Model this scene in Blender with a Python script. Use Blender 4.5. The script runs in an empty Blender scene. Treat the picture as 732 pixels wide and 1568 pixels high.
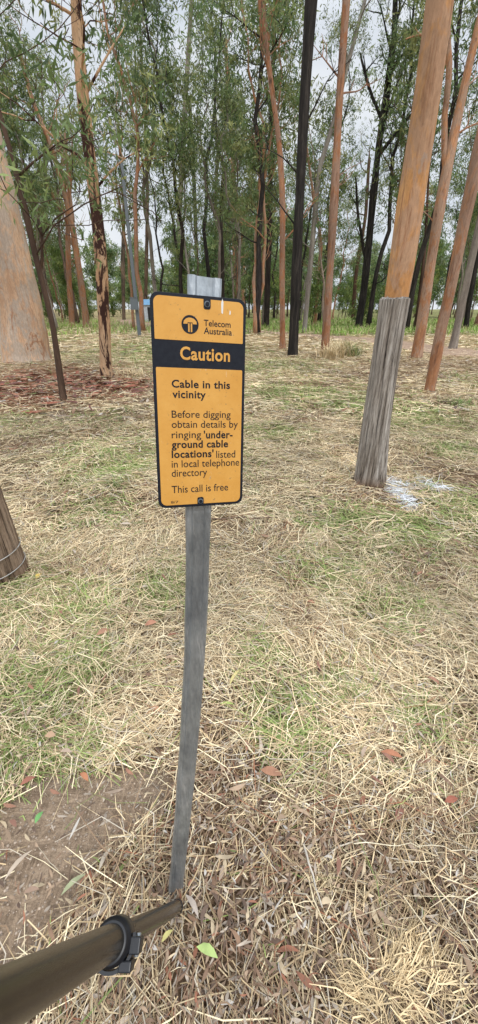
import bpy, math, numpy as np
from mathutils import Vector, Matrix
R = np.random.RandomState(7)
scene = bpy.context.scene
# ------------------------------------------------------------------ camera model
F=591.0; CX=366.0; CY=784.0; PIT=math.radians(28.0); CH=1.6
s_,c_=math.sin(PIT),math.cos(PIT)
def ray(px,py):
    X=(px-CX)/F; Y=(CY-py)/F
    return np.array([X, Y*s_+c_, Y*c_-s_])
EYE=np.array([0,0,CH])
def G(px,py,z=0.0):
    d=ray(px,py); t=(CH-z)/-d[2]; return EYE+d*t
def AY(px,py,Y):
    d=ray(px,py); return EYE+d*(Y/d[1])
def AD(px,py,D):
    return EYE+ray(px,py)*D
# ------------------------------------------------------------------ noise
_g={}
def vn(x,y,sc,seed=0):
    if seed not in _g: _g[seed]=np.random.RandomState(100+seed).rand(256,256)
    g=_g[seed]; x=np.asarray(x,float)/sc+57.3; y=np.asarray(y,float)/sc+31.7
    xi=np.floor(x).astype(int); yi=np.floor(y).astype(int); fx=x-xi; fy=y-yi
    fx=fx*fx*(3-2*fx); fy=fy*fy*(3-2*fy)
    a=g[xi%256,yi%256]; b=g[(xi+1)%256,yi%256]; c=g[xi%256,(yi+1)%256]; d=g[(xi+1)%256,(yi+1)%256]
    return a*(1-fx)*(1-fy)+b*fx*(1-fy)+c*(1-fx)*fy+d*fx*fy
def H(x,y):
    r=np.hypot(x,y)
    return (vn(x,y,1.7,1)-.5)*.05+(vn(x,y,.45,2)-.5)*.03+(vn(x,y,9,3)-.5)*.25*np.clip((r-4)/10,0,1)
def pip(x,y,poly):
    ins=np.zeros(x.shape,bool); n=len(poly); j=n-1
    for i in range(n):
        xi,yi=poly[i];xj,yj=poly[j]
        c=((yi>y)!=(yj>y))&(x<(xj-xi)*(y-yi)/(yj-yi+1e-12)+xi)
        ins^=c; j=i
    return ins
def segd(x,y,a,b):
    a=np.array(a[:2]);b=np.array(b[:2]);d=b-a
    t=np.clip(((x-a[0])*d[0]+(y-a[1])*d[1])/(d@d),0,1)
    return np.hypot(x-a[0]-t*d[0],y-a[1]-t*d[1])
# ------------------------------------------------------------------ zones (world metres)
dirt_poly=[G(*p)[:2] for p in [(-60,1270),(30,1215),(120,1180),(200,1163),(262,1168),(280,1190),(262,1235),(215,1262),(165,1310),(130,1365),(92,1420),(40,1465),(-60,1500)]]
def spots(L,x,y):
    v=np.zeros(x.shape)
    for px,py,r in L:
        g=G(px,py); v=np.maximum(v,np.exp(-((x-g[0])**2+(y-g[1])**2)/(r*r)))
    return v
GREEN=[(398,1010,.12),(425,1070,.13),(440,1130,.13),(400,1120,.08),(180,715,.5),(215,690,.5),(120,690,.4),(150,780,.3),(20,925,.3),(100,930,.28),(250,900,.2),(15,1190,.25),(25,1060,.24),(90,1150,.12),(10,1240,.12),(130,1010,.15),(540,800,.35),(610,815,.45),(710,775,.45),(690,690,.4),(650,640,.9),(460,600,1.2),(560,620,1.),(160,640,.5),(30,520,3),(250,540,3),(420,560,1.6),(600,930,.2),(500,870,.25),(330,700,.4),(30,640,.4),(420,660,.4),(640,1100,.1),(520,1050,.12)]
RED=[(60,575,1.9),(10,590,1.7),(150,595,1.0),(190,590,.8),(120,580,1.1),(40,610,.9)]
BROWN=[(350,1390,.28),(420,1490,.3),(330,1250,.12),(380,1180,.1),(230,1480,.2),(100,1500,.3),(300,1500,.25),(500,1430,.2),(330,1320,.18),(240,1545,.25),(450,1560,.25),(560,1330,.12),(690,1400,.15),(690,560,2.2),(600,570,1.6),(700,735,.35),(640,700,.3),(60,680,.6),(150,660,.5),(480,1540,.2),(30,1400,.2),(560,760,.3),(620,560,1.5),(90,640,.6)]
PATH=[(-16,60),(-9,42),(-1,33),(4.5,27.5),(7.2,22),(8.6,16.5),(12,13.5),(20,12)]
PA=[(G(596,738),G(622,744),.07),(G(650,740),G(668,748),.07),(G(604,748),G(632,778),.05)]
def zones(x,y):
    x=np.asarray(x,float);y=np.asarray(y,float)
    jx=(vn(x,y,.12,5)-.5)*.1; jy=(vn(x,y,.12,6)-.5)*.1
    dirt=pip(x+jx,y+jy,dirt_poly).astype(float)
    g=spots(GREEN,x,y)*(0.3+.9*vn(x,y,.25,8)); g=np.clip(g,0,1)
    far=np.clip((y-26)/3,0,1)*np.clip((x+6)/6,.35,1)
    g=np.maximum(g,far*.95)
    g=np.maximum(g,.4*np.clip((vn(x,y,2.3,9)-.62)*5,0,1)*np.clip((y-3)/4,0,1))
    red=spots(RED,x,y)
    br=np.clip(spots(BROWN,x,y)*(.5+.8*vn(x,y,.15,14))+np.clip((vn(x,y,.5,11)-.6)*2.2,0,.5),0,1)
    pd=np.full(x.shape,99.)
    for a,b in zip(PATH[:-1],PATH[1:]): pd=np.minimum(pd,segd(x,y,a,b))
    path=np.clip((1.7+.6*(vn(x,y,1.2,12)-.5)-pd)/.4,0,1)
    pt=np.zeros(x.shape)
    for a,b,w in PA: pt=np.maximum(pt,(segd(x,y,a,b)<w*(.55+.9*vn(x,y,.05,13))).astype(float))
    g=g*(1-path)
    return dirt,g,red,br,path,pt
# ------------------------------------------------------------------ mesh helper
def mkmesh(name,V,Fq,mats=(),midx=None,col=None,smooth=True,loc=None,parent=None):
    V=np.asarray(V,np.float32); Fq=np.asarray(Fq,np.int32)
    if loc is not None: V=V-np.asarray(loc,np.float32)
    me=bpy.data.meshes.new(name); k=Fq.shape[1]
    me.vertices.add(len(V)); me.vertices.foreach_set('co',V.ravel())
    me.loops.add(Fq.size); me.loops.foreach_set('vertex_index',Fq.ravel())
    me.polygons.add(len(Fq)); me.polygons.foreach_set('loop_start',np.arange(0,Fq.size,k,dtype=np.int32))
    try: me.polygons.foreach_set('loop_total',np.full(len(Fq),k,np.int32))
    except Exception: pass
    for m in mats: me.materials.append(m)
    if midx is not None: me.polygons.foreach_set('material_index',np.asarray(midx,np.int32))
    me.polygons.foreach_set('use_smooth',np.full(len(Fq),smooth,bool))
    me.update(calc_edges=True)
    if col is not None:
        a=me.color_attributes.new('Col','FLOAT_COLOR','POINT')
        c=np.ones((len(V),4),np.float32); c[:,:3]=col; a.data.foreach_set('color',c.ravel())
    ob=bpy.data.objects.new(name,me); bpy.context.collection.objects.link(ob)
    if loc is not None: ob.location=loc
    if parent: ob.parent=parent
    return ob
class MB:
    def __init__(s): s.V=[];s.F=[];s.M=[];s.C=[];s.n=0
    def add(s,V,Fq,m=0,col=(1,1,1)):
        V=np.asarray(V,float);Fq=np.asarray(Fq,int)
        s.V.append(V);s.F.append(Fq+s.n);s.M.append(np.full(len(Fq),m));s.n+=len(V)
        c=np.ones((len(V),3))*np.asarray(col); s.C.append(c)
    def obj(s,name,mats,loc=None,smooth=True,parent=None):
        return mkmesh(name,np.vstack(s.V),np.vstack(s.F),mats,np.concatenate(s.M),np.vstack(s.C),smooth,loc,parent)
def tube(P,Rd,seg=8,dis=None,cap=True):
    P=np.asarray(P,float);n=len(P);Rd=np.asarray(Rd,float)
    T=np.gradient(P,axis=0);T/=np.linalg.norm(T,axis=1)[:,None]+1e-9
    u=np.cross(T[0],[0,1,0.01]);
    if np.linalg.norm(u)<.1:u=np.cross(T[0],[1,0,0])
    u/=np.linalg.norm(u); a=np.arange(seg)*2*math.pi/seg; V=[]
    for i in range(n):
        u=u-T[i]*(u@T[i]);u/=np.linalg.norm(u);w=np.cross(T[i],u)
        r=Rd[i]*np.ones(seg)
        if dis is not None:r=r*dis[i]
        V.append(P[i]+np.outer(np.cos(a)*r,u)+np.outer(np.sin(a)*r,w))
    if cap: V.append(P[-1]+(V[-1]-P[-1])*.02); V.insert(0,P[0]+(V[0]-P[0])*.02); n+=2
    V=np.vstack(V); i=np.arange(n-1)[:,None]*seg; j=np.arange(seg)[None]
    k=(j+1)%seg
    Fq=np.stack([i+j,i+k,i+seg+k,i+seg+j],-1).reshape(-1,4)
    return V,Fq
def resample(P,W,step):
    P=np.asarray(P,float);W=np.asarray(W,float)
    d=np.r_[0,np.cumsum(np.linalg.norm(np.diff(P,axis=0),axis=1))]
    n=max(4,int(d[-1]/step)); t=np.linspace(0,d[-1],n)
    Q=np.stack([np.interp(t,d,P[:,k]) for k in range(3)],1)
    for _ in range(3):
        Q[1:-1]=.5*Q[1:-1]+.25*(Q[:-2]+Q[2:])
    return Q,np.interp(t,d,W)
# ------------------------------------------------------------------ materials
def newmat(name):
    m=bpy.data.materials.new(name);m.use_nodes=True;nt=m.node_tree
    b=nt.nodes['Principled BSDF'];return m,nt,b
def N(nt,t,**k):
    n=nt.nodes.new(t)
    for a,v in k.items(): setattr(n,a,v)
    return n
def noise(nt,scale,mapscale=(1,1,1),detail=6,rough=.6,coord='Object',dist=0):
    tc=N(nt,'ShaderNodeTexCoord');mp=N(nt,'ShaderNodeMapping');mp.inputs['Scale'].default_value=mapscale
    n=N(nt,'ShaderNodeTexNoise');n.inputs['Scale'].default_value=scale;n.inputs['Detail'].default_value=detail
    n.inputs['Roughness'].default_value=rough;n.inputs['Distortion'].default_value=dist
    nt.links.new(tc.outputs[coord],mp.inputs['Vector']);nt.links.new(mp.outputs[0],n.inputs['Vector']);return n.outputs['Fac']
def ramp(nt,src,stops):
    r=N(nt,'ShaderNodeValToRGB');e=r.color_ramp.elements
    while len(e)<len(stops): e.new(.5)
    for q,(p,c) in zip(e,stops): q.position=p;q.color=(*c,1)
    nt.links.new(src,r.inputs[0]);return r.outputs[0]
def mixc(nt,a,b,f,mode='MIX'):
    m=N(nt,'ShaderNodeMix',data_type='RGBA',blend_type=mode)
    if isinstance(f,float): m.inputs[0].default_value=f
    else: nt.links.new(f,m.inputs[0])
    for i,v in ((6,a),(7,b)):
        if isinstance(v,tuple): m.inputs[i].default_value=(*v,1)
        else: nt.links.new(v,m.inputs[i])
    return m.outputs[2]
def bump(nt,b,src,st,dist=.02):
    n=N(nt,'ShaderNodeBump');n.inputs['Strength'].default_value=st;n.inputs['Distance'].default_value=dist
    nt.links.new(src,n.inputs['Height']);nt.links.new(n.outputs[0],b.inputs['Normal'])
def bark(name,c1,c2,c3,patch=None,patchpos=.6,vs=.12,bst=.4,sc=5,rough=.8,mott=None,streak=None,scorch=None):
    m,nt,b=newmat(name)
    a=noise(nt,sc,(1,1,vs),8,.65); c=ramp(nt,a,[(.3,c1),(.5,c2),(.7,c3)])
    if mott:
        q=noise(nt,3.5,(1,1,.45),7,.72,dist=.4);c=mixc(nt,c,mott,ramp(nt,q,[(.45,(0,0,0)),(.53,(.95,.95,.95))]))
    if streak:
        q=noise(nt,16,(1,1,.07),7,.7);c=mixc(nt,c,streak,ramp(nt,q,[(.54,(0,0,0)),(.64,(.8,.8,.8))]))
    f=noise(nt,30,(1,1,.3),6,.75); fr=ramp(nt,f,[(.3,(.6,.6,.6)),(.7,(1.18,1.18,1.18))])
    c=mixc(nt,c,fr,.85,'MULTIPLY')
    big=noise(nt,.7,(1,1,.6),3,.5); c=mixc(nt,c,ramp(nt,big,[(.35,(.74,.72,.70)),(.65,(1.1,1.08,1.05))]),.9,'MULTIPLY')
    oi=N(nt,'ShaderNodeObjectInfo');c=mixc(nt,c,ramp(nt,oi.outputs['Random'],[(0,(.78,.76,.76)),(.35,(1.08,.96,.88)),(.7,(.88,.93,.95)),(1,(1.12,1.1,1.05))]),.9,'MULTIPLY')
    if patch:
        p=noise(nt,2.2,(1,1,.35),6,.7,dist=.6); pm=ramp(nt,p,[(patchpos-.015,(0,0,0)),(patchpos+.015,(1,1,1))])
        c=mixc(nt,c,patch,pm)
    if scorch:
        # rough dark old bark persisting in the first metre above the ground
        tc=N(nt,'ShaderNodeTexCoord');sp=N(nt,'ShaderNodeSeparateXYZ');nt.links.new(tc.outputs['Object'],sp.inputs[0])
        q=noise(nt,3,(1,1,.5),6,.7);ma=N(nt,'ShaderNodeMath',operation='MULTIPLY_ADD');nt.links.new(q,ma.inputs[0]);ma.inputs[1].default_value=-2.4;nt.links.new(sp.outputs['Z'],ma.inputs[2])
        c=mixc(nt,c,scorch,ramp(nt,ma.outputs[0],[(0,(.85,.85,.85)),(.12,(0,0,0))]))
    nt.links.new(c,b.inputs['Base Color']);b.inputs['Roughness'].default_value=rough;b.inputs['Specular IOR Level'].default_value=.2
    bump(nt,b,f if bst<.6 else a,bst,.03);return m
M_salmon=bark('bark_orange',(.32,.145,.078),(.45,.22,.115),(.56,.32,.19),(.15,.085,.06),.62,mott=(.40,.27,.20),streak=(.22,.11,.07))
M_big=bark('bark_smooth_orange',(.48,.23,.09),(.60,.31,.13),(.66,.39,.19),(.36,.27,.21),.60,mott=(.50,.31,.20),streak=(.33,.16,.085))
M_pale=bark('bark_pale',(.48,.29,.185),(.60,.40,.27),(.64,.48,.36),(.36,.19,.11),.62,mott=(.47,.39,.33),streak=(.42,.25,.155))
M_peel=bark('bark_peeling',(.46,.23,.12),(.60,.38,.23),(.68,.50,.35),(.05,.022,.016),.50,bst=.5)
M_dark=bark('bark_ironbark',(.012,.010,.009),(.035,.029,.026),(.085,.07,.06),vs=.1,bst=1.0,sc=14)
M_grey=bark('bark_grey',(.17,.145,.125),(.30,.26,.225),(.42,.38,.33),(.09,.07,.055),.6,bst=.6)
M_brown=bark('bark_brown',(.05,.032,.025),(.10,.06,.042),(.18,.11,.075),bst=.8)
M_farb=bark('bark_far',(.10,.07,.052),(.19,.135,.10),(.30,.215,.16),(.06,.05,.04),.55)
# timber
m,nt,b=newmat('weathered_timber')
a1=noise(nt,55,(1,1,.035),8,.7);a2=noise(nt,12,(1,1,.12),6,.6);a3=noise(nt,150,(1,1,.1),4,.7)
c=ramp(nt,a1,[(.34,(.04,.034,.03)),(.44,(.22,.195,.17)),(.60,(.44,.41,.375)),(.8,(.60,.575,.54))])
c=mixc(nt,c,ramp(nt,a2,[(.3,(.55,.49,.43)),(.65,(1.1,1.1,1.1))]),.9,'MULTIPLY')
c=mixc(nt,c,ramp(nt,a3,[(.3,(.65,.65,.65)),(.7,(1.2,1.2,1.2))]),.8,'MULTIPLY')
tc=N(nt,'ShaderNodeAttribute',attribute_name='Col');c=mixc(nt,c,tc.outputs['Color'],1.0,'MULTIPLY')
nt.links.new(c,b.inputs['Base Color']);b.inputs['Roughness'].default_value=.9;b.inputs['Specular IOR Level'].default_value=.15
bump(nt,b,a1,.9,.014);M_wood=m
def colmat(name,trans=.0,rough=.85,nz=.35,spec=.15):
    m,nt,b=newmat(name)
    a=N(nt,'ShaderNodeAttribute',attribute_name='Col')
    c=a.outputs['Color']
    if nz:
        n=noise(nt,25,(1,1,1),2); c=mixc(nt,c,ramp(nt,n,[(.3,(.7,.7,.7)),(.7,(1.2,1.2,1.2))]),nz,'MULTIPLY')
    nt.links.new(c,b.inputs['Base Color']);b.inputs['Roughness'].default_value=rough;b.inputs['Specular IOR Level'].default_value=spec
    if trans:
        t=N(nt,'ShaderNodeBsdfTranslucent');nt.links.new(c,t.inputs[0]);mx=N(nt,'ShaderNodeMixShader');mx.inputs[0].default_value=trans
        nt.links.new(b.outputs[0],mx.inputs[1]);nt.links.new(t.outputs[0],mx.inputs[2]);nt.links.new(mx.outputs[0],nt.nodes['Material Output'].inputs[0])
    return m
M_leaf=colmat('eucalypt_leaf',.42,.5,0,.4)
M_straw=colmat('dry_grass_stalk',.0,.65,0,.3)
M_litter=colmat('leaf_litter',.0,.6,.8,.3)
# ground
m,nt,b=newmat('ground_soil_and_thatch')
a=N(nt,'ShaderNodeAttribute',attribute_name='Col')
n1=noise(nt,28,(1,.18,1),6,.75,dist=1.5);n2=noise(nt,28,(.18,1,1),6,.75,dist=1.5);n3=noise(nt,90,(1,1,1),4,.8);n4=noise(nt,2.5,(1,1,1),6,.7)
mm=N(nt,'ShaderNodeMath',operation='MAXIMUM');nt.links.new(n1,mm.inputs[0]);nt.links.new(n2,mm.inputs[1])
c=mixc(nt,a.outputs['Color'],ramp(nt,mm.outputs[0],[(.42,(.5,.46,.42)),(.62,(1.25,1.22,1.15))]),.9,'MULTIPLY')
c=mixc(nt,c,ramp(nt,n3,[(.3,(.6,.6,.6)),(.7,(1.25,1.25,1.25))]),.85,'MULTIPLY')
c=mixc(nt,c,ramp(nt,n4,[(.3,(.74,.74,.74)),(.7,(1.12,1.12,1.1))]),.85,'MULTIPLY')
nt.links.new(c,b.inputs['Base Color']);b.inputs['Roughness'].default_value=.95;b.inputs['Specular IOR Level'].default_value=.1
bump(nt,b,n3,.8,.012);M_ground=m
# ------------------------------------------------------------------ ground sheet
u=np.linspace(-6.6,6.6,460);xs=.55*np.sinh(u)
v=np.linspace(-4.2,7.0,460);ys=1.3+.55*np.sinh(v)
X,Y=np.meshgrid(xs,ys);x=X.ravel();y=Y.ravel()
dirt,g,red,br,path,pt=zones(x,y)
def lerp(a,b,t): return a*(1-t[:,None])+np.array(b)[None]*t[:,None]
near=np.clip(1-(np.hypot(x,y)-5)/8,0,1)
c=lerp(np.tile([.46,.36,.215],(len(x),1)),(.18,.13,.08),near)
c=lerp(c,(.16,.21,.065),g*.75);c=lerp(c,(.17,.11,.07),br*.75);c=lerp(c,(.19,.062,.034),red*.85)
c=lerp(c,(.44,.32,.245),path);c=lerp(c,(.35,.265,.195),dirt);c=lerp(c,(.8,.82,.85),pt)
z=H(x,y)-dirt*.006
nx,ny=len(xs),len(ys);i=np.arange(ny-1)[:,None]*nx;j=np.arange(nx-1)[None]
Fq=np.stack([i+j,i+j+1,i+nx+j+1,i+nx+j],-1).reshape(-1,4)
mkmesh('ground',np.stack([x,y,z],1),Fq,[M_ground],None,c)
# ------------------------------------------------------------------ strands
def strands(x,y,ang,L,w,zo,zc,zt,bend,roll,col,zbase=None):
    n=len(x);d=np.stack([np.cos(ang),np.sin(ang),0*ang],1);p=np.stack([-np.sin(ang),np.cos(ang),0*ang],1)
    out=[]
    for k,s in enumerate((-.5,0,.5)):
        c=np.stack([x,y,0*x],1)+d*(s*L)[:,None]+p*((bend if k==1 else -bend*.3)[:,None])
        c[:,2]=H(c[:,0],c[:,1])+(zo,zc,zt)[k]
        ww=w*(1 if k<2 else .45)
        wv=(p*np.cos(roll)[:,None]+np.array([0,0,1])*np.sin(roll)[:,None])*(ww*.5)[:,None]
        out+= [c-wv,c+wv]
    V=np.stack(out,1).reshape(-1,3);b=np.arange(n)[:,None]*6
    Fq=np.stack([b+np.array([0,2,3,1]),b+np.array([2,4,5,3])],1).reshape(-1,4)
    return V,Fq,np.repeat(col,6,0)
PAL=np.array([[.84,.71,.47],[.70,.55,.335],[.49,.36,.205],[.27,.18,.11],[.49,.43,.34],[.26,.33,.10],[.30,.13,.07]])
def strawcol(x,y,g,red,br,pt,hz):
    n=len(x);W=np.tile([.31,.33,.19,.07,.08,.03,.0],(n,1))
    W[:,5]+=g*1.2;W[:,3]+=br*.7+red*.7;W[:,6]+=red*1.2+br*.12+.006;W[:,2]+=br*.5;W[:,4]+=br*.2
    W/=W.sum(1)[:,None];cs=W.cumsum(1);r=R.rand(n)[:,None];k=(r>cs).sum(1).clip(0,6)
    c=PAL[k]*(.65+.6*R.rand(n))[:,None]*(.78+.4*vn(x,y,.8,20))[:,None]
    c[pt>0]=np.array([.8,.82,.85])*(.8+.25*R.rand((pt>0).sum()))[:,None]
    return c
SV=[];SF=[];SC=[];sn=0
def push(V,Fq,C):
    global sn
    SV.append(V);SF.append(Fq+sn);SC.append(C);sn+=len(V)
def lay(x,y,Lr,wr,zh,keep=1.0):
    dirt,g,red,br,path,pt=zones(x,y)
    k=(R.rand(len(x))<(1-.97*dirt)*(1-path*.95)*(1-.5*br)*(1-.6*red)*keep*(.4+.95*vn(x,y,.28,21)))
    x=x[k];y=y[k];g=g[k];red=red[k];br=br[k];pt=pt[k];n=len(x)
    ang=vn(x,y,.6,22)*6+R.randn(n)*.9
    L=Lr[0]+(Lr[1]-Lr[0])*R.rand(n)**1.6;w=wr[0]+(wr[1]-wr[0])*R.rand(n)
    z=R.rand(n)*zh*(.4+1.2*vn(x,y,.3,25))
    up=(R.rand(n)<.10)*R.rand(n)*L*.5
    push(*strands(x,y,ang,L,w,z+.001,z+R.rand(n)*.014,z+up+R.randn(n)*.004+.002,R.randn(n)*L*.11,R.randn(n)*.5,strawcol(x,y,g,red,br,pt,z)))
n=82000;lay(R.uniform(-1.7,1.7,n),R.uniform(-.2,2.6,n),(.03,.27),(.0012,.0040),.04)
n=85000;yy=2.4+3.9*R.rand(n)**.9;lay(R.uniform(-1,1,n)*(.72*yy+.9),yy,(.06,.32),(.0028,.0062),.05)
n=80000;yy=6+11*R.rand(n)**.9;lay(R.uniform(-1,1,n)*(.70*yy+1.0),yy,(.1,.4),(.006,.014),.07,.9)
n=36000;yy=16+20*R.rand(n);lay(R.uniform(-1,1,n)*(.72*yy+1.2),yy,(.2,.6),(.015,.035),.1,.9)
mkmesh('dry_grass',np.vstack(SV),np.vstack(SF),[M_straw],None,np.vstack(SC),False)
# upright blades
def blades(x,y,L,w,lean,col):
    n=len(x);ang=R.rand(n)*6.283;d=np.stack([np.cos(ang),np.sin(ang),0*ang],1);p=np.stack([-np.sin(ang+R.randn(n)*.5),np.cos(ang),0*ang],1)
    b=np.stack([x,y,H(x,y)-.005],1);up=np.array([0,0,1.])
    out=[]
    for f,wd in ((0,1),(.5,.8),(1,.12)):
        c=b+up*(L*f*(1-.45*lean*f))[:,None]+d*(L*lean*f*f*.9)[:,None]
        out+=[c-p*(w*wd*.5)[:,None],c+p*(w*wd*.5)[:,None]]
    V=np.stack(out,1).reshape(-1,3);q=np.arange(n)[:,None]*6
    return V,np.stack([q+np.array([0,2,3,1]),q+np.array([2,4,5,3])],1).reshape(-1,4),np.repeat(col,6,0)
SV=[];SF=[];SC=[];sn=0
def tufts(nt_,xr,yr,L,w,thr,per=10,spread=.03,cb=(.17,.25,.06)):
    yy=yr[0]+(yr[1]-yr[0])*R.rand(nt_);xx=R.uniform(-1,1,nt_)*(.74*yy+xr)
    d_,g,*_r=zones(xx,yy);k=(R.rand(nt_)<g*thr)&(d_<.5);xx=np.repeat(xx[k],per)+R.randn(k.sum()*per)*spread;yy=np.repeat(yy[k],per)+R.randn(k.sum()*per)*spread
    n=len(xx);cc=np.array(cb)*(.6+.8*R.rand(n))[:,None];dry=R.rand(n)<.25;cc[dry]=np.array([.6,.5,.28])*(.8+.4*R.rand(dry.sum()))[:,None]
    push(*blades(xx,yy,L*(.4+.9*R.rand(n)),w*(.7+.6*R.rand(n)),.2+R.rand(n)*.9,cc))
tufts(3600,.8,(.3,2.6),.06,.0022,.8,9,.02)
tufts(7000,.9,(2.5,7),.08,.0045,.48,8,.03)
tufts(7000,1.0,(7,20),.14,.011,.5,8,.08)
tufts(9000,1.0,(26,60),.5,.04,1.0,5,.3,(.26,.40,.085))  # grass beyond the path: sunlit brightness put into the lime colour
mkmesh('green_grass',np.vstack(SV),np.vstack(SF),[M_straw],None,np.vstack(SC),False)
# dry tussocks
SV=[];SF=[];SC=[];sn=0
TS=[(600,1500,.10,.06,170,0),(570,1530,.09,.06,130,0),(640,1470,.10,.06,120,0),(490,1345,.05,.09,90,0),(585,1375,.05,.08,80,0),(520,545,.5,.75,500,0),(505,548,.4,.6,300,0),(535,545,.4,.7,260,1),(440,570,.35,.2,140,0),(165,700,.1,.12,120,1),(205,575,.4,.3,150,0),(640,690,.15,.1,120,0),(250,830,.1,.07,70,1),(180,745,.1,.14,120,1),(700,620,.3,.2,150,1),(600,645,.3,.16,150,0),(150,775,.15,.08,150,1),(20,905,.1,.06,120,1),(215,655,.2,.12,160,0),(115,715,.12,.08,120,0),(480,655,.15,.12,110,0)]
rt=np.random.RandomState(11)
for k in range(60):
    TS.append((rt.uniform(-20,750),rt.uniform(600,1300),rt.uniform(.03,.08),rt.uniform(.04,.09),40,int(rt.rand()<.35)))
for px,py,r,L,nn,grn in TS:
    g0=G(px,py);n=nn;xx=g0[0]+R.randn(n)*r*.5;yy=g0[1]+R.randn(n)*r*.5
    if zones([g0[0]],[g0[1]])[0][0]>.5: continue
    cc=(np.array([.19,.28,.08]) if grn else np.array([.76,.61,.37]))*(.55+.65*R.rand(n))[:,None]
    push(*blades(xx,yy,L*(.4+.8*R.rand(n)),(.0024+.0012*g0[1])*(.6+.6*R.rand(n)),.3+R.rand(n)*1.1,cc))
# flattened clumps of thicker dry stalks lying near the right foreground
for (px,py,a0,n) in ((598,1498,.4,150),(640,1478,.9,90),(560,1535,2.9,110),(670,1520,.2,60),(610,1545,-.5,70)):
    g0=G(px,py);a=a0+R.randn(n)*.55;L=R.uniform(.03,.12,n)*(.5+.8*R.rand(n));z0=.03+.025*R.rand(n)
    ox=R.randn(n)*.022;oy=R.randn(n)*.022
    push(*strands(g0[0]+ox+np.cos(a)*L*.5,g0[1]+oy+np.sin(a)*L*.5,a,L,R.uniform(.0012,.0034,n),z0,z0+.012*R.rand(n),z0*.8,R.randn(n)*.012,R.randn(n)*.6,np.array([.78,.60,.35])*(.5+.65*R.rand(n))[:,None]))
mkmesh('dry_grass_tussocks',np.vstack(SV),np.vstack(SF),[M_straw],None,np.vstack(SC),False)
# ------------------------------------------------------------------ leaf litter
def leafgeo(x,y,ang,L,w,curve,lift,col,zo=.02):
    n=len(x);d=np.stack([np.cos(ang),np.sin(ang),0*ang],1);p=np.stack([-np.sin(ang),np.cos(ang),0*ang],1);out=[]
    base=H(x,y)+zo
    for s,wd in ((-.5,.08),(-.25,.8),(0,1.),(.25,.7),(.5,.04)):
        c=np.stack([x,y,base],1)+d*(s*L)[:,None]+p*(curve*L*(1-4*s*s))[:,None];c[:,2]+=lift*(s+.5)*L+.1*L*(1-4*s*s)*np.sign(curve)*.3
        e=(w*wd*.5)[:,None];out+=[c-p*e,c+p*e+np.stack([0*x,0*x,w*wd*.35],1)]
    V=np.stack(out,1).reshape(-1,3);b=np.arange(n)[:,None]*10
    Fq=np.stack([b+np.array([0,2,3,1])+2*k for k in range(4)],1).reshape(-1,4)
    return V,Fq,np.repeat(col,10,0)
SV=[];SF=[];SC=[];sn=0
LP=np.array([[.22,.135,.085],[.32,.225,.15],[.40,.33,.26],[.28,.12,.07],[.48,.38,.25],[.13,.085,.06],[.20,.24,.08],[.48,.44,.39]])
def litter(n,xr,yr,sz,base=.28,zm=.028):
    yy=R.uniform(yr[0],yr[1],n);xx=R.uniform(-1,1,n)*(xr+.7*np.maximum(yy,0))
    d_,g,red,br,path,pt=zones(xx,yy)
    k=R.rand(n)<np.clip((base+br*.9+red)*(1-.8*d_),0,1)*(1-path);xx=xx[k];yy=yy[k];m=k.sum()
    ci=R.choice(8,m,p=[.25,.22,.16,.05,.11,.15,.01,.05])
    push(*leafgeo(xx,yy,R.rand(m)*6.28,sz*(.4+.8*R.rand(m)),sz*(.08+.18*R.rand(m)),R.randn(m)*.1,R.randn(m)*.14,LP[ci]*(.75+.45*R.rand(m))[:,None],R.uniform(.002,zm,m)))
litter(13000,.7,(-.1,1.3),.034,.22,.04);litter(3500,.7,(-.1,2.4),.06,.18,.04);litter(3500,1,(2.2,6),.09,.16,.05);litter(6000,1,(6,16),.2,.14,.06)
def one(px,py,L,w,angd,col,cv=.08):
    g=G(px,py);push(*leafgeo(np.array([g[0]]),np.array([g[1]]),np.array([math.radians(angd)]),np.array([L*.75]),np.array([w*.6]),np.array([cv]),np.array([.05]),np.array([col]),.04))
one(318,1465,.085,.036,-20,(.36,.46,.16));one(258,1440,.05,.02,40,(.42,.38,.14));one(360,1045,.13,.022,60,(.50,.42,.18));one(348,1085,.09,.018,-5,(.30,.36,.1))
one(415,1190,.11,.05,-15,(.34,.17,.10),.02);one(132,1200,.07,.03,-35,(.42,.18,.09));one(47,1205,.07,.03,30,(.28,.11,.07));one(688,1232,.07,.035,10,(.30,.10,.06),.02)
one(598,1163,.11,.035,-20,(.36,.15,.08));one(610,1255,.07,.04,40,(.28,.13,.09));one(35,1335,.12,.02,55,(.42,.34,.26));one(118,1365,.10,.022,40,(.28,.30,.17))
one(240,1093,.07,.03,-30,(.45,.26,.15));one(232,962,.09,.05,20,(.38,.18,.11));one(62,890,.07,.05,70,(.6,.42,.1));one(65,1262,.05,.026,70,(.14,.32,.1));one(160,975,.1,.05,30,(.34,.18,.11))
one(295,1395,.09,.025,-50,(.45,.38,.32));one(80,1135,.06,.04,0,(.42,.27,.17));one(165,1325,.08,.02,70,(.42,.36,.28));one(55,1375,.06,.02,10,(.3,.2,.14))
for k in range(34):
    one(R.uniform(0,732),R.uniform(800,1350),.05+.04*R.rand(),.024,R.rand()*360,[(.33,.17,.11),(.36,.27,.2),(.26,.13,.09)][k%3])
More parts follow.
